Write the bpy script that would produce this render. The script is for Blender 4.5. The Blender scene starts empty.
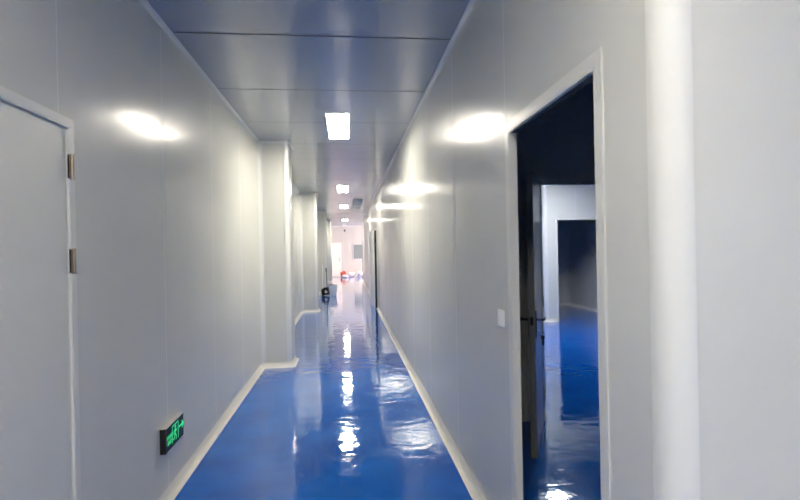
import bpy, bmesh, math, random
from mathutils import Vector, Matrix
random.seed(7)
S = bpy.context.scene
COL = S.collection
R = math.radians
F = 500.0                       # focal length in pixels of the 800 x 500 frame
YAW, PITCH, ROLL, HC = R(6.045), R(-0.047), R(-1.093), 1.53
H = 2.994                       # ceiling
XL, XR = -1.15, 0.78            # corridor walls
YC = 1.205                      # where the right wall starts
YF = 1.145                      # face of the wall beside the camera
YE = 29.5                       # end wall
T = 0.05                        # wall panel thickness

# ------------------------------------------------------------------ materials
def mat(name, col, rough=0.5, spec=0.5, metal=0.0, coat=0.0, coat_rough=0.1):
    m = bpy.data.materials.new(name); m.use_nodes = True
    b = m.node_tree.nodes['Principled BSDF']
    b.inputs['Base Color'].default_value = (*col, 1)
    b.inputs['Roughness'].default_value = rough
    b.inputs['Specular IOR Level'].default_value = spec
    b.inputs['Metallic'].default_value = metal
    b.inputs['Coat Weight'].default_value = coat
    b.inputs['Coat Roughness'].default_value = coat_rough
    return m

def nodes(m):
    return m.node_tree.nodes, m.node_tree.links, m.node_tree.nodes['Principled BSDF']

def noise_fac(m, scale, detail=3, stretch=(1, 1, 1), rough=0.5, dist=0.0):
    n, l, b = nodes(m)
    tc = n.new('ShaderNodeNewGeometry')
    mp = n.new('ShaderNodeMapping'); mp.inputs['Scale'].default_value = stretch
    l.new(tc.outputs['Position'], mp.inputs['Vector'])
    t = n.new('ShaderNodeTexNoise'); t.inputs['Scale'].default_value = scale
    t.inputs['Detail'].default_value = detail; t.inputs['Roughness'].default_value = rough
    t.inputs['Distortion'].default_value = dist
    l.new(mp.outputs['Vector'], t.inputs['Vector'])
    return t.outputs['Fac']

def add_bump(m, facs):
    n, l, b = nodes(m)
    prev = None
    for fac, dist in facs:
        bp = n.new('ShaderNodeBump'); bp.inputs['Strength'].default_value = 1.0
        bp.inputs['Distance'].default_value = dist
        l.new(fac, bp.inputs['Height'])
        if prev: l.new(prev, bp.inputs['Normal'])
        prev = bp.outputs['Normal']
    l.new(prev, b.inputs['Normal'])
    l.new(prev, b.inputs['Coat Normal'])

def vary_color(m, fac, c1, c2, p0=0.35, p1=0.65):
    n, l, b = nodes(m)
    r = n.new('ShaderNodeValToRGB')
    r.color_ramp.elements[0].position = p0; r.color_ramp.elements[0].color = (*c1, 1)
    r.color_ramp.elements[1].position = p1; r.color_ramp.elements[1].color = (*c2, 1)
    l.new(fac, r.inputs['Fac']); l.new(r.outputs['Color'], b.inputs['Base Color'])

def vary_rough(m, fac, r1, r2):
    n, l, b = nodes(m)
    mr = n.new('ShaderNodeMapRange'); mr.inputs['From Min'].default_value = .3; mr.inputs['From Max'].default_value = .7
    mr.inputs['To Min'].default_value = r1; mr.inputs['To Max'].default_value = r2
    l.new(fac, mr.inputs['Value']); l.new(mr.outputs['Result'], b.inputs['Roughness'])

WALL = mat('painted_steel_panel', (.62, .62, .59), .30, .05, 0, .5, .15)
WALL.node_tree.nodes['Principled BSDF'].inputs['Coat IOR'].default_value = 1.18
add_bump(WALL, [(noise_fac(WALL, 1.6, 1, (1, 1, .35)), .0019), (noise_fac(WALL, 9, 2, (1, 1, .12)), .0002)])
vary_color(WALL, noise_fac(WALL, .9, 3), (.60, .606, .57), (.635, .636, .60))
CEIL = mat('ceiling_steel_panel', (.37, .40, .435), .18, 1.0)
add_bump(CEIL, [(noise_fac(CEIL, 1.5, 1, (.8, 1, 1)), .0015)])
FLOOR = mat('blue_epoxy', (.008, .09, .52), .07, .16, 0, 1.0, .03)
FLOOR.node_tree.nodes['Principled BSDF'].inputs['Coat IOR'].default_value = 1.26
vary_color(FLOOR, noise_fac(FLOOR, 2.2, 5), (.001, .092, .49), (.003, .15, .64), .3, .7)
add_bump(FLOOR, [(noise_fac(FLOOR, 3.2, 2, (1, 1, 1)), .0035), (noise_fac(FLOOR, 11, 2, (.8, 1, 1)), .0017)])
vary_rough(FLOOR, noise_fac(FLOOR, 5, 4), .035, .11)
BASE = mat('cream_cove', (.72, .70, .65), .35)
CAULK = mat('seam_sealant', (.70, .71, .70), .35)
SEAM = mat('ceiling_seam', (.09, .10, .12), .7, .2)
ALU = mat('white_aluminium_profile', (.70, .71, .70), .22, .5)
FRAME = mat('white_door_frame', (.67, .67, .63), .3)
LEAF = mat('door_leaf_paint', (.67, .67, .62), .35)
LEAFB = mat('pale_door_leaf_paint', (.92, .87, .79), .35)
BLACK = mat('black_plastic', (.012, .012, .014), .4)
NEARBLACK = mat('near_black_matt', (.03, .03, .035), .6)
STEEL = mat('brushed_hinge_steel', (.42, .36, .30), .35, metal=.9)
CHROME = mat('chrome', (.7, .7, .72), .15, metal=1)
DARKMETAL = mat('dark_handle_metal', (.05, .05, .055), .3, metal=.6)
WPLASTIC = mat('white_plastic', (.88, .89, .88), .35)
GPLASTIC = mat('pale_grey_plastic', (.88, .89, .89), .4)
RED = mat('red_cloth', (.5, .09, .07), .7)
SACK = mat('white_sack_film', (.78, .77, .77), .35)
NAVY = mat('dark_sign_face', (.008, .014, .03), .5, .2)
GREYPANEL = mat('grey_grille', (.52, .54, .55), .45)
SLAT = mat('grey_grille_slat', (.66, .68, .69), .4)
GLASSP = mat('grey_green_window_film', (.26, .31, .31), .12)

def emit(name, col, s, base=(.8, .8, .8)):
    m = mat(name, base, .4)
    b = m.node_tree.nodes['Principled BSDF']
    b.inputs['Emission Color'].default_value = (*col, 1); b.inputs['Emission Strength'].default_value = s
    return m
LAMP = emit('lit_diffuser', (1.0, .935, .78), 34)
LAMPW = emit('lit_cool_diffuser', (.93, .97, 1.0), 30)
GREEN = emit('lit_green_sign', (.04, .85, .3), .5, (.02, .3, .1))
PANE = mat('clear_glass', (1, 1, 1), 0.0)
n_, l_, b_ = nodes(PANE)
tr = n_.new('ShaderNodeBsdfTransparent'); gl = n_.new('ShaderNodeBsdfGlossy'); gl.inputs['Roughness'].default_value = .02
mx = n_.new('ShaderNodeMixShader'); fr = n_.new('ShaderNodeFresnel'); fr.inputs['IOR'].default_value = 1.45
l_.new(fr.outputs[0], mx.inputs[0]); l_.new(tr.outputs[0], mx.inputs[1]); l_.new(gl.outputs[0], mx.inputs[2])
l_.new(mx.outputs[0], n_['Material Output'].inputs['Surface'])

# ------------------------------------------------------------------ mesh helpers
def link(name, bm, m, parent=None, smooth=None, loc=None):
    me = bpy.data.meshes.new(name)
    bmesh.ops.recalc_face_normals(bm, faces=bm.faces)
    bm.to_mesh(me); bm.free()
    for mm in (m if isinstance(m, (list, tuple)) else [m]): me.materials.append(mm)
    o = bpy.data.objects.new(name, me); COL.objects.link(o)
    if smooth is not None:
        me.shade_smooth()
        me.set_sharp_from_angle(angle=R(smooth))
    if parent: o.parent = parent
    if loc: o.location = loc
    return o

def tag(o, label, cat, group=None, kind=None):
    o['label'] = label; o['category'] = cat
    if group: o['group'] = group
    if kind: o['kind'] = kind
    return o

def thing(name, loc, label, cat, group=None, kind=None, rz=0):
    o = bpy.data.objects.new(name, None); COL.objects.link(o)
    o.empty_display_size = .1
    o.location = loc; o.rotation_euler = (0, 0, rz)
    return tag(o, label, cat, group, kind)

def box(bm, x0, x1, y0, y1, z0, z1, bev=0, mi=0):
    vs = [bm.verts.new((x, y, z)) for x in (x0, x1) for y in (y0, y1) for z in (z0, z1)]
    fs = [bm.faces.new([vs[i] for i in q]) for q in ((0, 1, 3, 2), (4, 6, 7, 5), (0, 4, 5, 1), (2, 3, 7, 6), (0, 2, 6, 4), (1, 5, 7, 3))]
    for f in fs: f.material_index = mi
    if bev:
        es = list({e for f in fs for e in f.edges})
        r = bmesh.ops.bevel(bm, geom=es, offset=bev, segments=2, affect='EDGES', profile=.5)
        for f in r['faces']: f.material_index = mi
    return bm

def bx(*a, **k): return box(bmesh.new(), *a, **k)

def tube(bm, pts, rad, seg=10, caps=True):
    pts = [Vector(p) for p in pts]
    rads = rad if isinstance(rad, (list, tuple)) else [rad] * len(pts)
    rings = []
    up = None
    for i, p in enumerate(pts):
        d = (pts[min(i + 1, len(pts) - 1)] - pts[max(i - 1, 0)]).normalized()
        if up is None:
            a = Vector((0, 0, 1)) if abs(d.z) < .9 else Vector((1, 0, 0))
            up = d.cross(a).normalized()
        else:
            up = (up - d * up.dot(d)).normalized()
        w = d.cross(up)
        rings.append([bm.verts.new(p + (up * math.cos(t) + w * math.sin(t)) * rads[i]) for t in (2 * math.pi * k / seg for k in range(seg))])
    for a, b in zip(rings, rings[1:]):
        for k in range(seg): bm.faces.new((a[k], a[(k + 1) % seg], b[(k + 1) % seg], b[k]))
    if caps:
        bm.faces.new(rings[0]); bm.faces.new(rings[-1])
    return bm

def lathe(bm, prof, seg=24, c=(0, 0), caps=True):
    rings = [[bm.verts.new((c[0] + r * math.cos(2 * math.pi * k / seg), c[1] + r * math.sin(2 * math.pi * k / seg), z)) for k in range(seg)] for r, z in prof]
    for a, b in zip(rings, rings[1:]):
        for k in range(seg): bm.faces.new((a[k], a[(k + 1) % seg], b[(k + 1) % seg], b[k]))
    if caps:
        bm.faces.new(rings[0]); bm.faces.new(rings[-1])
    return bm

def sweep(path, prof, side=1, closed_prof=True):
    """prof: (offset, z) swept along a 2D path; offset goes to the left (side=1) or right (side=-1) of travel."""
    bm = bmesh.new()
    P = [Vector(p) for p in path]; rings = []
    for i, p in enumerate(P):
        ns = []
        if i > 0: d = (P[i] - P[i - 1]).normalized(); ns.append(Vector((-d.y, d.x)) * side)
        if i < len(P) - 1: d = (P[i + 1] - P[i]).normalized(); ns.append(Vector((-d.y, d.x)) * side)
        n = sum(ns, Vector((0, 0))); n.normalize()
        k = 1 / max(.3, n.dot(ns[0]))
        rings.append([bm.verts.new((p.x + n.x * o * k, p.y + n.y * o * k, z)) for o, z in prof])
    m = len(prof)
    for a, b in zip(rings, rings[1:]):
        for j in range(m if closed_prof else m - 1):
            bm.faces.new((a[j], a[(j + 1) % m], b[(j + 1) % m], b[j]))
    if closed_prof:
        bm.faces.new(rings[0]); bm.faces.new(rings[-1])
    return bm

def cove(w, h, z0=0.0, up=True, n=6, lip=.004):
    pr = [(0, 0), (0, h)]
    pr += [(lip, h)] + [(lip + (w - lip) * (1 - math.cos(t)), h - (h - lip) * math.sin(t)) for t in (math.pi / 2 * k / n for k in range(1, n))] + [(w, lip), (w, 0)]
    return [(o, z0 + (z if up else -z)) for o, z in pr]

def panel_wall(name, axis, plane, face, u0, u1, z0=0.0, z1=H, seams=(), holes=(), thick=T, mats=None, tilt=.0010):
    """A sandwich-panel wall. axis 'x' = plane of constant x (runs along y). face = +1/-1, the way its front looks."""
    bm = bmesh.new()
    def P(u, d, z):
        return (plane + face * d, u, z) if axis == 'x' else (u, plane + face * d, z)
    seams = sorted(s for s in seams if u0 + .02 < s < u1 - .02)
    us = {u0, u1}
    for s in seams: us |= {s - .004, s, s + .004}
    for h in holes: us |= {h[0], h[1]}
    us = sorted(us)
    zs = sorted({z0, z1} | {h[2] for h in holes} | {h[3] for h in holes})
    rnd = random.Random(name)
    starts = [u0] + list(seams)
    tl = [(rnd.uniform(-1, 1) * tilt, rnd.uniform(-1, 1) * tilt) for _ in starts]
    def dep(u, cell_mid):
        for s in seams:
            if abs(u - s) < 1e-6: return .0022
        k = max(i for i, s in enumerate(starts) if s <= cell_mid + 1e-9)
        a = starts[k]; b = starts[k + 1] if k + 1 < len(starts) else u1
        t = (u - a) / (b - a)
        return tl[k][0] * (1 - t) + tl[k][1] * t
    def solid(ua, ub, za, zb):
        m = (ua + ub) / 2
        return not any(h[0] - 1e-6 < m < h[1] + 1e-6 and h[2] - 1e-6 < (za + zb) / 2 < h[3] + 1e-6 for h in holes)
    grid = {}
    for i in range(len(us) - 1):
        for j in range(len(zs) - 1):
            ua, ub, za, zb = us[i], us[i + 1], zs[j], zs[j + 1]
            if not solid(ua, ub, za, zb): continue
            m = (ua + ub) / 2
            caulk = any(abs(m - s) < .0041 for s in seams)
            da, db = dep(ua, m), dep(ub, m)
            f = bm.faces.new([bm.verts.new(P(*q)) for q in ((ua, da, za), (ub, db, za), (ub, db, zb), (ua, da, zb))])
            f.material_index = 1 if caulk else 0
            b = bm.faces.new([bm.verts.new(P(*q)) for q in ((ua, -thick, za), (ub, -thick, za), (ub, -thick, zb), (ua, -thick, zb))])
            # closing faces at the open edges
            for (ok, q) in ((i == 0 or not solid(us[i - 1], ua, za, zb), ((ua, da, za), (ua, da, zb), (ua, -thick, zb), (ua, -thick, za))),
                            (i == len(us) - 2 or not solid(ub, us[min(i + 2, len(us) - 1)], za, zb), ((ub, db, za), (ub, db, zb), (ub, -thick, zb), (ub, -thick, za))),
                            (j == 0 or not solid(ua, ub, zs[j - 1], za), ((ua, da, za), (ub, db, za), (ub, -thick, za), (ua, -thick, za))),
                            (j == len(zs) - 2 or not solid(ua, ub, zb, zs[min(j + 2, len(zs) - 1)]), ((ua, da, zb), (ub, db, zb), (ub, -thick, zb), (ua, -thick, zb)))):
                if ok: bm.faces.new([bm.verts.new(P(*c)) for c in q])
    bmesh.ops.remove_doubles(bm, verts=bm.verts, dist=1e-5)
    o = link(name, bm, mats or [WALL, CAULK])
    o['kind'] = 'structure'
    return o

def seams_from(s0, step, a, b):
    k0 = math.ceil((a - s0) / step)
    return [s0 + k * step for k in range(k0, int((b - s0) / step) + 1) if a < s0 + k * step < b]

def un(x, y, ax, v):
    """world point where the photograph's pixel ray meets a plane of constant x, y or z"""
    f = Vector((math.sin(YAW) * math.cos(PITCH), math.cos(YAW) * math.cos(PITCH), math.sin(PITCH)))
    r = Vector((math.cos(YAW), -math.sin(YAW), 0)); u = r.cross(f)
    r2 = r * math.cos(ROLL) + u * math.sin(ROLL); u2 = u * math.cos(ROLL) - r * math.sin(ROLL)
    d = f + r2 * ((x - 400) / F) - u2 * ((y - 250) / F)
    o = Vector((0, 0, HC)); t = (v - o[ax]) / d[ax]
    return o + d * t

# ------------------------------------------------------------------ floor and ceiling
XMAX = 8.05
bm = bmesh.new(); box(bm, XL - .3, XMAX, -6.1, YE + .3, -.08, 0)
tag(link('floor', bm, FLOOR), 'glossy blue epoxy floor running down the corridor', 'floor', kind='structure')

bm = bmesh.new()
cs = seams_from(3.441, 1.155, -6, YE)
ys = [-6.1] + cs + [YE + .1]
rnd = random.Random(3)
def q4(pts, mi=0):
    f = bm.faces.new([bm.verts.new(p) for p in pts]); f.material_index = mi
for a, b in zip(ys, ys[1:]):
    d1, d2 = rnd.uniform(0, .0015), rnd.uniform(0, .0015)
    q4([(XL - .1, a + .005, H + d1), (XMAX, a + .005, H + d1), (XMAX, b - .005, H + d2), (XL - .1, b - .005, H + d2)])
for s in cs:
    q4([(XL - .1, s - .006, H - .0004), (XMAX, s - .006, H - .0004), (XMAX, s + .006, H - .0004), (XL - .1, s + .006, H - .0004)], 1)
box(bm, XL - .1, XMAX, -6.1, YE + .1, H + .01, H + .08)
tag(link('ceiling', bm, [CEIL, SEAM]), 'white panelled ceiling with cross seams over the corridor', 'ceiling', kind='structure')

# ------------------------------------------------------------------ walls
D1 = (1.345, 2.216, 2.065)      # left door leaf: y0, y1, top
D2 = (1.484, 2.321, 2.085)       # open doorway on the right
D5 = (13.13, 13.98, 2.06)       # far door in the right wall
w = panel_wall('wall_left', 'x', XL, 1, -6, YE + T, seams=seams_from(2.153, 1.155, -6, YE), holes=[(D1[0] - .02, D1[1] + .02, 0, D1[2] + .02)])
tag(w, 'long white panel wall on the left, with boxed pillars', 'wall', kind='structure')
w = panel_wall('wall_right', 'x', XR, -1, YC, 25.9, seams=[2.376 + 1.19 * k for k in range(0, 20)], holes=[(D2[0], D2[1], 0, D2[2]), (D5[0], D5[1], 0, D5[2])], thick=.035)
tag(w, 'long shiny white panel wall on the right side of the corridor', 'wall', kind='structure')
w = panel_wall('wall_front', 'y', YF, -1, XR + .06, XMAX, seams=[2.4, 3.6, 4.8])
tag(w, 'plain white wall at the right edge, facing the viewer', 'wall', kind='structure')
w = panel_wall('wall_back', 'y', -6, 1, XL - T, XMAX, seams=[0, 1.15, 2.3, 3.45])
tag(w, 'white panel wall behind the viewer', 'wall', kind='structure')
w = panel_wall('wall_side', 'x', 5.0, -1, -6, YF, seams=[-4, -2.8, -1.6, -.4])
tag(w, 'white panel wall right of the viewer, out of view', 'wall', kind='structure')
w = panel_wall('wall_end', 'y', YE, -1, XL - T, 5.0, seams=[-.2, .97, 2.1])
tag(w, 'pale end wall closing the corridor', 'wall', kind='structure')
# end hall, open to the right
WIN = (26.5, 29.0, .7, 2.5)
w = panel_wall('wall_hall', 'x', 5.0, -1, 25.9, YE, holes=[WIN])
tag(w, 'wall with the daylight window in the end hall', 'wall', kind='structure')
w = panel_wall('wall_return', 'y', 25.95, 1, XR, 5.0)
tag(w, 'return wall behind the far end of the right wall', 'wall', kind='structure')
# rooms behind the right wall
YB = 4.25
D3 = (1.70, 2.55, 2.085)
w = panel_wall('wall_partition', 'y', YB, -1, XR + .034, XMAX, seams=[3.2, 4.4], holes=[(D3[0], D3[1], 0, D3[2])])
tag(w, 'dark partition above the second doorway in the side room', 'wall', kind='structure')
w = panel_wall('wall_outer', 'x', XMAX - T, -1, YF, 15)
tag(w, 'outer wall of the side rooms', 'wall', kind='structure')
YD = 9.8; XD = 3.98
D4 = (4.265, 5.13, 2.075)
w = panel_wall('wall_inner', 'y', YD, -1, XD + .07, XMAX - T, seams=[4.67, 6.3], holes=[(D4[0], D4[1], 0, D4[2])])
tag(w, 'lit white wall with a dark doorway, deep inside the side room', 'wall', kind='structure')
w = panel_wall('wall_passage', 'x', XD, -1, YD + .07, 15, seams=[11, 12.2])
tag(w, 'white wall running back from the lit corner in the side room', 'wall', kind='structure')
w = panel_wall('wall_recess', 'y', 12.5, -1, XD + T, 5.75)
tag(w, 'dim back wall of the innermost room', 'wall', kind='structure')
w = panel_wall('wall_closet', 'x', 5.75, -1, YD + T, 12.5)
tag(w, 'dim right wall of the innermost room', 'wall', kind='structure')
w = panel_wall('wall_far', 'y', 15, -1, XR + .034, XD)
tag(w, 'far wall of the side rooms', 'wall', kind='structure')

# ------------------------------------------------------------------ rounded corner profiles
def arc(cx, cy, r, a0, a1, n=10):
    return [(cx + r * math.cos(R(a0 + (a1 - a0) * k / n)), cy + r * math.sin(R(a0 + (a1 - a0) * k / n))) for k in range(n + 1)]
def strip(path, z0, z1, th=.0, side=1):
    return sweep(path, [(0, z0), (.003, z0), (.003, z1), (0, z1)], side)
NT = [0]
def trim(bm, label, m=ALU, smooth=40):
    NT[0] += 1
    return tag(link('trim_%d' % NT[0], bm, m, smooth=smooth), label, 'trim', kind='structure')
# the big rounded corner at the right: wall face -> arc -> facing wall
pth = [(XR, YC + .012), (XR, YC)] + arc(XR + .06, YC, .06, 180, 270, 14)[1:] + [(XR + .069, YF)]
trim(sweep(pth, [(-.004, 0), (.004, 0), (.004, H), (-.004, H)], -1), 'tall white rounded corner profile beside the open doorway', mat('matt_white_profile', (.70, .705, .675), .62, .3))
pth = [(XD, YD + .082), (XD, YD + .07)] + arc(XD + .07, YD + .07, .07, 180, 270, 10)[1:] + [(XD + .082, YD)]
trim(sweep(pth, [(-.004, 0), (.004, 0), (.004, H), (-.004, H)], -1), 'white rounded wall corner seen through the two doorways', ALU)

# ------------------------------------------------------------------ pillars along the left wall
PY = [6.76, 12.74, 18.72, 24.7]
PX0, PX1, PD, PR = XL, -.757, .48, .05
def outline(y):
    yb = y + PD
    p = arc(PX0 + PR, y - PR, PR, 180, 90, 6)                    # concave, wall -> front face
    p += arc(PX1 - PR, y + PR, PR, -90, 0, 6)                    # convex front corner
    p += arc(PX1 - PR, yb - PR, PR, 0, 90, 6)
    p += arc(PX0 + PR, yb + PR, PR, 270, 180, 6)
    return p
ords = ['nearest white boxed pillar on the left wall, its front base on the blue floor',
        'second white boxed pillar from the viewer, between the nearest pillar and the bucket',
        'third white boxed pillar on the left, just behind the bucket and dustpan',
        'farthest narrow white pillar on the left, beside the white door at the corridor end']
def cbase(prof, y, side): return sweep(outline(y), prof, side)
for i, y in enumerate(PY):
    t = thing('pillar', (PX0, y, 0), ords[i], 'pillar', 'boxed pillars along the left wall', 'structure')
    mv = Matrix.Translation((-PX0, -y, 0))
    def put(nm, bm, m, sm=40):
        bm.transform(mv); return link(nm, bm, m, t, smooth=sm)
    o = outline(y)
    # flat faces
    bm = bmesh.new(); box(bm, PX0 + .001, PX1 - .001, y + .001, y + PD - .001, 0, H)
    # cut the box corners so that it stays behind the round profiles
    vs = [e for e in bm.edges if abs(e.verts[0].co.z - e.verts[1].co.z) > 1 and e.verts[0].co.x > PX1 - .01]
    bmesh.ops.bevel(bm, geom=vs, offset=PR, segments=6, affect='EDGES', profile=.5)
    put('body', bm, WALL)
    put('corner_profile', sweep([(PX1 - PR - .012, y)] + o[7:14] + [(PX1, y + PR + .012)], [(0, 0), (.004, 0), (.004, H), (0, H)], -1), ALU)
    put('corner_profile', sweep([(PX1, y + PD - PR - .012)] + o[14:21] + [(PX1 - PR - .012, y + PD)], [(0, 0), (.004, 0), (.004, H), (0, H)], -1), ALU)
    put('corner_cove', sweep([(PX0, y - PR - .01)] + o[0:7] + [(PX0 + PR + .01, y)], [(-.002, 0), (.003, 0), (.003, H), (-.002, H)], -1), ALU)
    put('corner_cove', sweep([(PX0 + PR + .01, y + PD)] + o[21:28] + [(PX0, y + PD + PR + .01)], [(-.002, 0), (.003, 0), (.003, H), (-.002, H)], -1), ALU)
    sq = [(PX0, y), (PX1 - .012, y), (PX1, y + .012), (PX1, y + PD - .012), (PX1 - .012, y + PD), (PX0, y + PD)]
    put('base_cove', sweep(sq, cove(.05, .062), -1), BASE)
    put('top_cove', sweep(sq, cove(.032, .032, H, False), -1), ALU)

# ------------------------------------------------------------------ floor coves and ceiling coves
def baseboard(name, path, side, label):
    return tag(link(name, sweep(path, cove(.05, .062), side), BASE, smooth=40), label, 'baseboard', kind='structure')
starts = [D1[1] + .045] + [y + PD for y in PY]; ends = PY + [YE]
names = ['between the door and the nearest pillar', 'behind the nearest pillar', 'behind the second pillar', 'behind the third pillar', 'behind the farthest pillar']
for a, b, nm in zip(starts, ends, names):
    baseboard('baseboard_left', [(XL, a), (XL, b)], -1, 'cream cove strip at the foot of the left wall ' + nm)
for a, b, nm in ((YC, D2[0] - .05, 'between the rounded corner and the doorway'), (D2[1] + .05, D5[0] - .05, 'from the open doorway to the ajar door'), (D5[1] + .05, 25.9, 'beyond the ajar door')):
    baseboard('baseboard_right', [(XR, a), (XR, b)], 1, 'cream cove strip at the foot of the right wall ' + nm)
baseboard('baseboard_end', [(-.15, YE), (5, YE)], -1, 'cream cove strip at the foot of the end wall')
pth = [(XD, 14.9), (XD, YD + .07)] + arc(XD + .07, YD + .07, .07, 180, 270, 6)[1:] + [(D4[0] - .045, YD)]
baseboard('baseboard_inner', pth, -1, 'cream cove strip round the foot of the lit corner in the side room')
baseboard('baseboard_recess', [(XD + T, 12.5), (5.75, 12.5), (5.75, YD + T)], -1, 'cream cove strip in the dim innermost room')
starts = [-6] + [y + PD for y in PY]
names = ['over the near left door and sign', 'behind the nearest pillar', 'behind the second pillar', 'behind the third pillar', 'behind the farthest pillar']
for a, b, nm in zip(starts, ends, names):
    trim(sweep([(XL, a), (XL, b)], cove(.032, .032, H, False), -1), 'white cove strip at the top of the left wall ' + nm)
trim(sweep([(XR, YC), (XR, 25.9)], cove(.032, .032, H, False), 1), 'white cove strip at the top of the right wall')
trim(sweep([(XL, YE), (5, YE)], cove(.06, .06, H, False), -1), 'white cove strip at the top of the end wall')

# ------------------------------------------------------------------ doors
def frame_mesh(axis, plane, face, u0, u1, top, w=.05, proud=.01, deep=T, back=True):
    """casing and lining round an opening u0..u1 x 0..top (inner edges)"""
    bm = bmesh.new()
    def b(ua, ub, za, zb, d0, d1, bev=.002):
        a, c = sorted((plane + face * d0, plane + face * d1))
        if axis == 'x': box(bm, a, c, ua, ub, za, zb, bev)
        else: box(bm, ua, ub, a, c, za, zb, bev)
    b(u0 - w, u0, 0, top + w, 0, proud); b(u1, u1 + w, 0, top + w, 0, proud)
    b(u0, u1, top, top + w, 0, proud)
    lt = .006
    b(u0 - .0, u0 + lt, 0, top, -deep, proud - .001, 0); b(u1 - lt, u1, 0, top, -deep, proud - .001, 0)
    b(u0, u1, top - lt, top, -deep, proud - .001, 0)
    if back:
        b(u0 - w, u0, 0, top + w, -deep - proud, -deep); b(u1, u1 + w, 0, top + w, -deep - proud, -deep)
        b(u0, u1, top, top + w, -deep - proud, -deep)
    return bm

# door_1, closed, on the left
d = thing('door_1', (0, 0, 0), 'closed white door on the left wall with two steel hinges in view', 'door', kind='structure')
link('door_frame', frame_mesh('x', XL, 1, D1[0] - .004, D1[1] + .004, D1[2] + .004, .036, .008, T), FRAME, d)
lf = link('door_leaf', bx(XL - .048, XL - .004, D1[0], D1[1] - .002, .006, D1[2] - .002, bev=.003), LEAF, d)
def hinge_mesh(x, y, z, hh=.1):
    bm = bmesh.new()
    tube(bm, [(x, y, z - hh / 2), (x, y, z + hh / 2)], .0075, 12)
    box(bm, x - .012, x - .004, y + .004, y + .014, z - hh / 2, z + hh / 2)
    box(bm, x - .012, x - .004, y - .014, y - .004, z - hh / 2, z + hh / 2)
    for k in (-1, 1):
        lathe(bm, [(.009, z + k * hh / 2 - .003), (.009, z + k * hh / 2 + .003)], 12, (x, y))
    return bm
for z in (1.903, 1.508, .32):
    link('hinge', hinge_mesh(XL + .012, D1[1] + .012, z), STEEL, d, smooth=40)
hb = bmesh.new(); box(hb, XL - .005, XL + .004, D1[0] + .05, D1[0] + .09, .93, 1.15, .003); tube(hb, [(XL, D1[0] + .07, 1.07), (XL + .055, D1[0] + .07, 1.07), (XL + .06, D1[0] + .08, 1.07), (XL + .06, D1[0] + .19, 1.07)], .009)
link('door_handle', hb, CHROME, lf, smooth=40)

# door_2, the open doorway on the right
d = thing('door_2', (0, 0, 0), 'open doorway with a white frame in the near right wall', 'doorway', kind='structure')
link('door_frame', frame_mesh('x', XR, -1, D2[0], D2[1], D2[2], .047, .006, .035, False), FRAME, d)
link('head_shade', bx(XR + .012, XR + .035, D2[0] + .006, D2[1] - .006, D2[2] - .010, D2[2] - .0061), NEARBLACK, d)  # dark strip standing in for the unlit underside of the doorway head

def lever(bm, o, n, t, rad=.009):
    """lever on a face: o origin, n out of the face, t along the lever"""
    o, n, t = Vector(o), Vector(n).normalized(), Vector(t).normalized()
    tube(bm, [o, o + n * .05, o + n * .058 + t * .01, o + n * .06 + t * .03, o + n * .058 + t * .125], [rad, rad, rad * 1.05, rad, rad * .8], 10)

# door_3, second doorway with its leaf swung towards the viewer
d = thing('door_3', (0, 0, 0), 'second doorway in the dark side room with its door swung open', 'door', kind='structure')
link('door_frame', frame_mesh('y', YB, -1, D3[0], D3[1], D3[2], .05, .01, T), FRAME, d)
W3 = .845
leaf = bx(0, W3 - .004, -.046, 0, .008, D3[2] - .01, bev=.002)
hx, hy = D3[0] - .004, YB - .018
ang = math.atan2(3.48 - hy, 1.338 - hx)
lf = link('door_leaf', leaf, mat('glossy_leaf_paint', (.56, .58, .575), .16), d); lf.location = (hx, hy, 0); lf.rotation_euler = (0, 0, ang)
# local frame: +x from hinge to free edge; right-hand face (towards +X of the room) is y = 0
zl = .985
link('shaded_edge', bx(W3 - .004, W3, -.046, 0, .008, D3[2] - .01), mat('shaded_edge_grey', (.2, .21, .2), .45), lf)  # free edge coloured darker than the leaf to show it in dim light
link('lock_plate', bx(W3, W3 + .002, -.036, -.012, zl - .018, zl + .042, bev=.0005), BLACK, lf)
for yy, nn in ((0, 1), (-.046, -1)):
    bm = bmesh.new()
    box(bm, W3 - .085, W3 - .045, min(yy, yy + nn * .007), max(yy, yy + nn * .007), zl - .115, zl + .085, .002)
    lever(bm, (W3 - .065, yy, zl + .015), (0, nn, 0), (-1, 0, 0))
    link('door_handle', bm, DARKMETAL, lf, smooth=40)
for z in (.25, 1.05, 1.85):
    bm = bmesh.new(); tube(bm, [(-.004, .004, z - .05), (-.004, .004, z + .05)], .007, 10); box(bm, -.003, .03, -.001, .002, z - .05, z + .05)
    link('hinge', bm, STEEL, lf, smooth=40)
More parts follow.
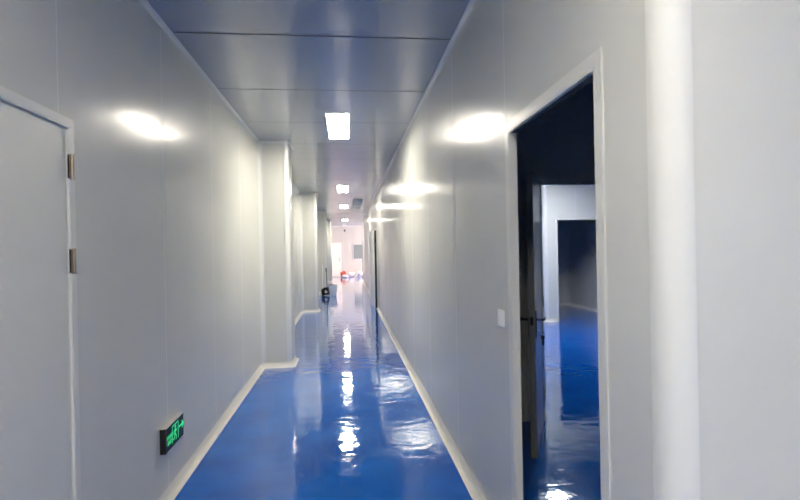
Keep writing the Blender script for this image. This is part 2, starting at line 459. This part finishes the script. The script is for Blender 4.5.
# keys hanging from that lock
M3 = Matrix.Translation((hx, hy, 0)) @ Matrix.Rotation(ang, 4, 'Z')
kt = thing('key_bunch', M3 @ Vector((W3 - .065, .012, zl - .065)), 'small bunch of keys hanging in the lock of the open inner door', 'keys', rz=ang)
bm = bmesh.new(); tube(bm, [(0, -.004, 0), (0, .012, 0)], .003, 8); tube(bm, [(0, .012, 0), (0, .03, 0)], .009, 10)
link('key', bm, CHROME, kt, smooth=40)
bm = bmesh.new(); tube(bm, [(0, .022 + .018 * math.sin(a), -.018 + .018 * math.cos(a)) for a in (2 * math.pi * k / 16 for k in range(17))], .0016, 6, False)
link('key_ring', bm, DARKMETAL, kt, smooth=40)
for dx, dy, ln in ((.004, .004, .062), (-.005, .012, .07)):
    bm = bmesh.new(); box(bm, dx - .0015, dx + .0015, .017 + dy, .037 + dy, -.06, -.036, .001); box(bm, dx - .0015, dx + .0015, .023 + dy, .031 + dy, -.038 - ln, -.058)
    for k in range(3): box(bm, dx - .0014, dx + .0014, .031 + dy, .034 + dy, -.1 + .009 * k, -.096 + .009 * k)
    link('key', bm, DARKMETAL, kt)

# door_4, dark doorway deep in the side room
d = thing('door_4', (0, 0, 0), 'dark doorway in the lit wall deep inside the side room', 'doorway', kind='structure')
link('door_frame', frame_mesh('y', YD, -1, D4[0], D4[1], D4[2], .04, .01, T), FRAME, d)

# door_5, ajar at the far right
d = thing('door_5', (0, 0, 0), 'tall narrow-looking white door standing ajar far down the right wall', 'door', kind='structure')
link('door_frame', frame_mesh('x', XR, -1, D5[0], D5[1], D5[2], .05, .01, T), FRAME, d)
W5 = D5[1] - D5[0] - .02
lf = link('door_leaf', bx(.012, W5, -.022, .022, .01, D5[2] - .012, bev=.002), mat('white_leaf_paint', (.84, .84, .81), .4), d)
lf.location = (XR - .034, D5[0] - .005, 0); lf.rotation_euler = (0, 0, R(90 + 7.0))
link('dark_edge', bx(.0, .012, -.024, .03, .01, D5[2] - .012), NEARBLACK, lf)  # dark strip along the hinge-side edge of the leaf
for z in (1.80, 1.50, .33, .06):
    bm = bmesh.new(); tube(bm, [(-.012, .018, z - .055), (-.012, .018, z + .055)], .016, 10); box(bm, -.012, .04, .02, .028, z - .05, z + .05)
    link('hinge', bm, BLACK, lf, smooth=40)
bm = bmesh.new(); box(bm, W5 - .09, W5 - .05, .022, .03, .85, 1.05, .002); lever(bm, (W5 - .07, .028, .96), (0, 1, 0), (-1, 0, 0), .011)
lever(bm, (W5 - .07, -.022, .96), (0, -1, 0), (-1, 0, 0), .011)
link('door_handle', bm, CHROME, lf, smooth=40)

# door_6, white door in the end wall
a = un(331.0, 277, 1, YE).x; b = un(342.0, 277, 1, YE).x
d = thing('door_6', (0, 0, 0), 'closed bright white door in the end wall of the corridor', 'door', kind='structure')
topz = un(337, 243.0, 1, YE).z
link('door_frame', frame_mesh('y', YE, -1, a, b, topz, .045, .012, .02, False), FRAME, d)
lf = link('door_leaf', bx(a + .008, b - .008, YE - .006, YE + .02, .01, topz - .008, bev=.001), LEAFB, d)
bm = bmesh.new(); box(bm, b - .14, b - .10, YE - .012, YE - .006, .9, 1.12, .002); lever(bm, (b - .12, YE - .01, 1.05), (0, -1, 0), (-1, 0, 0), .011)
link('door_handle', bm, CHROME, lf, smooth=40)

# narrow jamb strip at the far end of the right wall
NT[0] += 1
tag(link('trim_%d' % NT[0], bx(XR - .012, XR + .062, 25.9, 25.975, 0, 2.05, bev=.003), mat('brown_edge_strip', (.16, .09, .08), .5)), 'dark brown edge strip at the far end of the right wall', 'trim', kind='structure')

# ------------------------------------------------------------------ windows
wa, wb = un(353.0, 250, 1, YE).x, un(353.0, 250, 1, YE).x + .95
wz0, wz1 = un(357, 259.3, 1, YE).z, un(357, 244, 1, YE).z
d = thing('window_1', (0, 0, 0), 'grey-green viewing window in the end wall', 'window', kind='structure')
bm = bmesh.new(); fw = .035
box(bm, wa, wb, YE - .02, YE + .01, wz1 - fw, wz1, .003); box(bm, wa, wb, YE - .02, YE + .01, wz0, wz0 + fw, .003)
box(bm, wa, wa + fw, YE - .02, YE + .01, wz0 + fw, wz1 - fw, .003); box(bm, wb - fw, wb, YE - .02, YE + .01, wz0 + fw, wz1 - fw, .003)
link('window_frame', bm, FRAME, d)
link('pane', bx(wa + fw, wb - fw, YE - .006, YE - .001, wz0 + fw, wz1 - fw), GLASSP, d)
d = thing('window_2', (0, 0, 0), 'daylight window at the right of the end hall', 'window', kind='structure')
bm = bmesh.new()
y0, y1, z0, z1 = WIN
for (p, q, r_, s) in ((y0, y1, z0, z0 + .05), (y0, y1, z1 - .05, z1), (y0, y0 + .05, z0 + .05, z1 - .05), (y1 - .05, y1, z0 + .05, z1 - .05), ((y0 + y1) / 2 - .025, (y0 + y1) / 2 + .025, z0 + .05, z1 - .05)):
    box(bm, 4.99, 5.05, p, q, r_, s, .003)
link('window_frame', bm, FRAME, d)
link('pane', bx(5.018, 5.022, y0 + .05, y1 - .05, z0 + .05, z1 - .05), PANE, d)

# ------------------------------------------------------------------ ceiling lights
def ceiling_light(x0, x1, y0, y1, label, group='recessed ceiling light panels', lamp=None):
    cx, cy = (x0 + x1) / 2, (y0 + y1) / 2
    t = thing('ceiling_light', (cx, cy, H - .014), label, 'ceiling light', group)
    a, b = (x1 - x0) / 2, (y1 - y0) / 2; e = .012
    bm = bmesh.new()
    box(bm, -a - e, a + e, -b - e, -b, 0, .0135, .002); box(bm, -a - e, a + e, b, b + e, 0, .0135, .002)
    box(bm, -a - e, -a, -b, b, 0, .0135, .002); box(bm, a, a + e, -b, b, 0, .0135, .002)
    link('frame', bm, ALU, t)
    link('diffuser', bx(-a, a, -b, b, .004, .012), lamp or LAMP, t)
LX0, LX1 = -.195, .05
ceiling_light(LX0, LX1, 5.35, 6.54, 'nearest and largest lit panel in the corridor ceiling')
ceiling_light(LX0, LX1, 11.35, 12.55, 'second lit panel along the corridor ceiling, counted from the viewer')
ceiling_light(LX0, LX1, 16.1, 17.3, 'third lit panel along the corridor ceiling, beside the grey grilles')
ceiling_light(LX0, LX1, 23.5, 24.7, 'farthest lit panel in the corridor ceiling, near the end wall')
ceiling_light(LX0, LX1, -.55, .65, 'lit ceiling panel directly above the viewer')
ceiling_light(LX0, LX1, -4.6, -3.4, 'lit ceiling panel behind the viewer')
ceiling_light(2.4, 2.65, -2.6, -1.4, 'lit ceiling panel to the right behind the viewer')
ceiling_light(1.1, 1.35, -4.6, -3.4, 'added fill light panel in the ceiling behind the viewer near the back wall')  # unseen extra panel, added to brighten the near walls
ceiling_light(3.35, 3.85, 7.5, 8.8, 'lit ceiling panel inside the side room, hidden above the doorways', lamp=LAMPW)

# ------------------------------------------------------------------ ceiling grilles
for k, (ya, yb, lab) in enumerate(((14.35, 15.75, 'nearer grey air grille in the corridor ceiling, right of the lit panels'), (16.1, 17.7, 'farther grey air grille in the corridor ceiling, right of the third lit panel'))):
    xa, xb = .19, .50
    t = thing('ceiling_vent', ((xa + xb) / 2, (ya + yb) / 2, H - .014), lab, 'air vent', 'grey ceiling grilles')
    a, b = (xb - xa) / 2, (yb - ya) / 2
    bm = bmesh.new()
    box(bm, -a, a, -b, -b + .02, 0, .0135, .002); box(bm, -a, a, b - .02, b, 0, .0135, .002); box(bm, -a, -a + .02, -b + .02, b - .02, 0, .0135, .002); box(bm, a - .02, a, -b + .02, b - .02, 0, .0135, .002)
    link('frame', bm, SLAT, t)
    link('backing', bx(-a + .02, a - .02, -b + .02, b - .02, .009, .0135), GREYPANEL, t)
    bm = bmesh.new()
    n = 28
    for j in range(n):
        yy = -b + .03 + (2 * b - .06) * j / (n - 1)
        box(bm, -a + .02, a - .02, yy - .012, yy + .012, .002, .006)
    link('slats', bm, SLAT, t)

# ------------------------------------------------------------------ light switch
p = un(502.3, 318, 0, XR)
t = thing('light_switch', (XR, p.y, p.z), 'small white light switch plate left of the open doorway', 'light switch')
link('plate', bx(-.012, 0, -.043, .043, -.043, .043, bev=.004), WPLASTIC, t)
link('rocker', bx(-.0155, -.010, -.027, .027, -.03, .03, bev=.0015), WPLASTIC, t)

# ------------------------------------------------------------------ exit sign low on the left wall
SP = .036
pa, pb = un(166.0, 430, 0, XL + SP), un(184.0, 430, 0, XL + SP)
za = .5 * (un(166, 427, 0, XL + SP).z + un(184, 414.5, 0, XL + SP).z)
zb = .5 * (un(166, 455, 0, XL + SP).z + un(184, 434.5, 0, XL + SP).z)
sy, sw, sz, sh = (pa.y + pb.y) / 2, pb.y - pa.y, (za + zb) / 2, za - zb
t = thing('exit_sign', (XL, sy, sz), 'dark exit sign with lit green symbols low on the left wall', 'exit sign')
hw, hh = sw / 2, sh / 2
link('housing', bx(.002, SP - .004, -hw, hw, -hh, hh, bev=.002), BLACK, t)
bm = bmesh.new(); box(bm, .002, SP, -hw - .001, hw, hh - .001, hh + .005, .001)
box(bm, .002, SP, hw - .004, hw + .003, -hh, hh, .001)
link('aluminium_edge', bm, mat('sign_aluminium', (.66, .64, .6), .35, metal=.3), t)
link('face', bx(SP - .004, SP - .001, -hw + .012, hw - .005, -hh + .004, hh - .004), NAVY, t)
link('end_cap', bx(.0, SP + .001, -hw - .004, -hw + .012, -hh - .002, hh + .001, bev=.002), BLACK, t)
XF = SP - .0005
def glyph(polys, nm):
    bm = bmesh.new()
    for pl in polys:
        vs = [bm.verts.new((XF, u, v)) for u, v in pl]
        f = bm.faces.new(vs)
    r = bmesh.ops.extrude_face_region(bm, geom=list(bm.faces))
    bmesh.ops.translate(bm, verts=[v for v in r['geom'] if isinstance(v, bmesh.types.BMVert)], vec=(.0008, 0, 0))
    return link(nm, bm, GREEN, t)
U = sh                                    # unit: sign height
def bar(p, q, w):
    p, q = Vector(p), Vector(q); dd = (q - p).normalized(); n = Vector((-dd.y, dd.x)) * w / 2
    return [tuple(p - n), tuple(q - n), tuple(q + n), tuple(p + n)]
def sc(pl, ox): return [(ox + u * U, v * U) for u, v in pl]
ox = sw * .0
# door outline, open at the bottom
glyph([sc(bar((-.37, -.36), (-.37, .37), .04), ox), sc(bar((-.39, .37), (.38, .37), .04), ox), sc(bar((.36, -.36), (.36, .37), .04), ox)], 'door_symbol')
man = [[(.0 + .065 * math.cos(a), .255 + .065 * math.sin(a)) for a in (2 * math.pi * k / 14 for k in range(14))],
       bar((.0, .18), (-.06, -.05), .10), bar((.0, .14), (.13, .05), .035), bar((.13, .05), (.2, .13), .035), bar((-.02, .15), (-.19, .09), .035), bar((-.19, .09), (-.22, -.03), .035),
       bar((-.04, -.04), (.1, -.15), .05), bar((.1, -.15), (.08, -.33), .045), bar((-.07, -.04), (-.12, -.2), .05), bar((-.12, -.2), (-.27, -.23), .04)]
glyph([sc(q, ox) for q in man], 'running_figure')
ax = ox + .42 * U
glyph([sc(bar((.02, .08), (.5, .08), .07), ax), sc([(.42, -.11), (.68, .08), (.42, .27)], ax)], 'arrow')
def text(body, size, u, v, nm):
    cu = bpy.data.curves.new(nm, 'FONT'); cu.body = body; cu.size = size; cu.align_x = 'CENTER'; cu.align_y = 'CENTER'; cu.extrude = .0004
    ob = bpy.data.objects.new(nm, cu); COL.objects.link(ob)
    dg = bpy.context.evaluated_depsgraph_get(); dg.update()
    me = bpy.data.meshes.new_from_object(ob.evaluated_get(dg)); bpy.data.objects.remove(ob)
    me.transform(Matrix(((0, 0, 1, XF + .0004), (1, 0, 0, u), (0, 1, 0, v), (0, 0, 0, 1))))
    me.materials.clear(); me.materials.append(GREEN)
    o = bpy.data.objects.new(nm, me); COL.objects.link(o); o.parent = t
    return o
text('\u5b89\u5168\u51fa\u53e3', .028, -sw * .315, .06 * U, 'sign_lettering')
text('EXIT', .036, -sw * .315, -.17 * U, 'sign_lettering')

# ------------------------------------------------------------------ bucket, dustpan, broom
p = un(333.2, 296, 2, 0)
bk = thing('bucket', (p.x, p.y + .13, 0), 'pale grey plastic bucket with a dark liner inside, on the floor by the third pillar', 'bucket')
bm = bmesh.new()
hB = .365
lathe(bm, [(.105, 0), (.108, .01), (.138, hB - .04), (.148, hB - .04), (.15, hB), (.143, hB), (.134, hB - .03), (.102, .015)], 28)
link('pail', bm, GPLASTIC, bk, smooth=40)
bm = bmesh.new(); lathe(bm, [(.1, .02), (.128, hB - .05), (.140, hB - .004), (.1425, hB + .006), (.139, hB + .006), (.125, hB - .05), (.097, .024)], 28)
link('bin_liner', bm, BLACK, bk, smooth=50)


p = un(326.3, 295.6, 2, 0)
dp = thing('dustpan', (p.x, p.y, 0), 'black long-handled dustpan standing beside the bucket', 'dustpan', rz=R(-12))
bm = bmesh.new()
# scoop: upright tray tilted back
box(bm, -.125, .125, 0, .012, 0, .235, .004); box(bm, -.125, -.115, -.09, 0, 0, .2, .003); box(bm, .115, .125, -.09, 0, 0, .2, .003); box(bm, -.125, .125, -.09, .012, -.0, .012, .003)
box(bm, -.06, .06, -.03, .01, .2, .26, .006)
bm.transform(Matrix.Translation((0, 0, .012)) @ Matrix.Rotation(R(-10), 4, 'Y') @ Matrix.Translation((0, 0, .012)))
link('pan', bm, BLACK, dp)
bm = bmesh.new(); tube(bm, [(.03, 0, .24), (.012, .005, .80)], .011, 10); link('pole', bm, DARKMETAL, dp, smooth=40)
bm = bmesh.new(); tube(bm, [(.012, .005, .80), (.008, .006, .84), (.006, .006, .93), (.005, .006, .95)], [.014, .02, .021, .012], 12); link('grip', bm, BLACK, dp, smooth=40)
bm = bmesh.new()
for a_, b_ in (((-.055, .07), (.03, .13)), ((-.02, .06), (.06, .10)), ((-.05, .11), (.0, .16))):
    q = bar(a_, b_, .024); vs = [bm.verts.new((u, -.003, v + .03)) for u, v in q]; bm.faces.new(vs)
r_ = bmesh.ops.extrude_face_region(bm, geom=list(bm.faces)); bmesh.ops.translate(bm, verts=[v for v in r_['geom'] if isinstance(v, bmesh.types.BMVert)], vec=(0, .004, 0))
link('white_marks', bm, WPLASTIC, dp)

p = un(321.8, 295.8, 2, 0)
br = thing('broom', (p.x, p.y + .12, 0), 'pale broom leaning on the third pillar behind the dustpan', 'broom', rz=R(8))
bm = bmesh.new(); box(bm, -.13, .13, -.022, .022, .075, .115, .008); link('head', bm, GPLASTIC, br)
bm = bmesh.new()
for i in range(13):
    for j in range(3):
        x = -.12 + .02 * i; y = -.014 + .014 * j
        tube(bm, [(x, y, .077), (x * 1.12, y * 1.5, 0.002)], [.008, .011], 6)
link('bristles', bm, WPLASTIC, br, smooth=60)
bm = bmesh.new(); tube(bm, [(.03, 0, .1), (.06, .3, 1.06)], .011, 10); link('pole', bm, GPLASTIC, br, smooth=40)

# ------------------------------------------------------------------ sacks at the end wall
def sack(name, x, y, sx, sy_, sz_, m, label, cat, group=None, seed=0, rz=0):
    bm = bmesh.new(); bmesh.ops.create_icosphere(bm, subdivisions=4, radius=1)
    rn = random.Random(seed); ws = [(Vector((rn.uniform(-1, 1), rn.uniform(-1, 1), rn.uniform(-1, 1))).normalized(), rn.uniform(2, 5), rn.uniform(0, 6), rn.uniform(.03, .09)) for _ in range(9)]
    for v in bm.verts:
        d_ = v.co.normalized(); k = 1 + sum(a * math.sin(f * d_.dot(n) * 2 + ph) for n, f, ph, a in ws)
        q = d_ * k
        z = q.z * sz_ if q.z > 0 else q.z * sz_ * .9
        v.co = (q.x * sx, q.y * sy_, max(z, -.8 * sz_))
    zm = min(v.co.z for v in bm.verts)
    for v in bm.verts: v.co.z -= zm
    o = link(name, bm, m, smooth=60, loc=(x, y, 0)); o.rotation_euler = (0, 0, rz)
    return tag(o, label, cat, group)
yS = 29.0
def X(px, y=yS): return un(px, 275, 1, y).x
sack('white_sack', X(345.2, 28.6), 28.6, .16, .14, .09, SACK, 'small white sack in front of the red cloth heap by the end door', 'sack', 'white sacks by the end wall', 3)
sack('white_sack', X(351.0), yS, .18, .18, .16, SACK, 'white sack lying under the grey window, next to the red heap', 'sack', 'white sacks by the end wall', 5, .3)
sack('white_sack', X(359.6), yS, .19, .18, .18, SACK, 'white sack lying under the grey window, next to the right wall end', 'sack', 'white sacks by the end wall', 8, -.2)
sack('white_sack', X(368.5), yS, .22, .2, .15, SACK, 'white sack lying past the far end of the right wall', 'sack', 'white sacks by the end wall', 11)
sack('red_heap', X(343.6), yS + .1, .15, .15, .19, RED, 'red cloth heap on the floor between the end door and white sacks', 'cloth heap', None, 6)

# ------------------------------------------------------------------ small fittings near the end
x = un(344.6, 231, 1, 28.6).x
t = thing('ceiling_fixture', (x, 28.6, H), 'white ceiling fitting with a small dark drop in front of the end wall', 'ceiling fitting')
link('bracket', bx(-.13, .13, -.06, .06, -.1, 0, bev=.01), WPLASTIC, t)
bm = bmesh.new(); tube(bm, [(0, 0, -.1), (0, 0, -.27)], .012, 8); link('stem', bm, WPLASTIC, t, smooth=40)
bm = bmesh.new(); lathe(bm, [(.012, -.25), (.04, -.27), (.045, -.34), (.03, -.39), (.008, -.40)], 14); link('drop', bm, NEARBLACK, t, smooth=40)
x = un(345, 223.5, 2, H - .02)
t = thing('smoke_detector', (x.x, x.y, H), 'small grey smoke detector on the ceiling past the farthest lit panel', 'smoke detector')
bm = bmesh.new(); lathe(bm, [(.06, 0), (.06, -.015), (.045, -.045), (.02, -.05)], 20); link('dome', bm, GREYPANEL, t, smooth=40)

# ------------------------------------------------------------------ daylight
wd = bpy.data.worlds.new('sky'); S.world = wd; wd.use_nodes = True
bg = wd.node_tree.nodes['Background']; bg.inputs['Color'].default_value = (1, .90, .84, 1); bg.inputs['Strength'].default_value = 1.0
la = bpy.data.lights.new('daylight', 'AREA'); la.shape = 'RECTANGLE'; la.size = 2.6; la.size_y = 2.0; la.energy = 620; la.color = (1, .77, .67)
lo = bpy.data.objects.new('daylight', la); COL.objects.link(lo)
lo.location = (5.6, 27.75, 1.9); lo.rotation_euler = (R(80), 0, R(90))

# ------------------------------------------------------------------ camera
f = Vector((math.sin(YAW) * math.cos(PITCH), math.cos(YAW) * math.cos(PITCH), math.sin(PITCH)))
r = Vector((math.cos(YAW), -math.sin(YAW), 0)); u = r.cross(f)
r2 = r * math.cos(ROLL) + u * math.sin(ROLL); u2 = u * math.cos(ROLL) - r * math.sin(ROLL)
cam = bpy.data.cameras.new('camera'); co = bpy.data.objects.new('camera', cam); COL.objects.link(co)
cam.sensor_fit = 'HORIZONTAL'; cam.sensor_width = 36; cam.lens = 36 * F / 800; cam.clip_start = .02; cam.clip_end = 200
co.matrix_world = Matrix(((r2.x, u2.x, -f.x, 0), (r2.y, u2.y, -f.y, 0), (r2.z, u2.z, -f.z, HC), (0, 0, 0, 1)))
S.camera = co

S.view_settings.view_transform = 'Standard'; S.view_settings.look = 'None'
S.view_settings.gamma = 1; S.view_settings.use_curve_mapping = False
S.view_settings.exposure = 0.91
cy = S.cycles
cy.max_bounces = 16; cy.diffuse_bounces = 8; cy.glossy_bounces = 8; cy.transmission_bounces = 6
cy.use_denoising = True; cy.sample_clamp_indirect = 10
cy.denoising_input_passes = 'RGB_ALBEDO'
cy.use_adaptive_sampling = False
cy.blur_glossy = 0.3
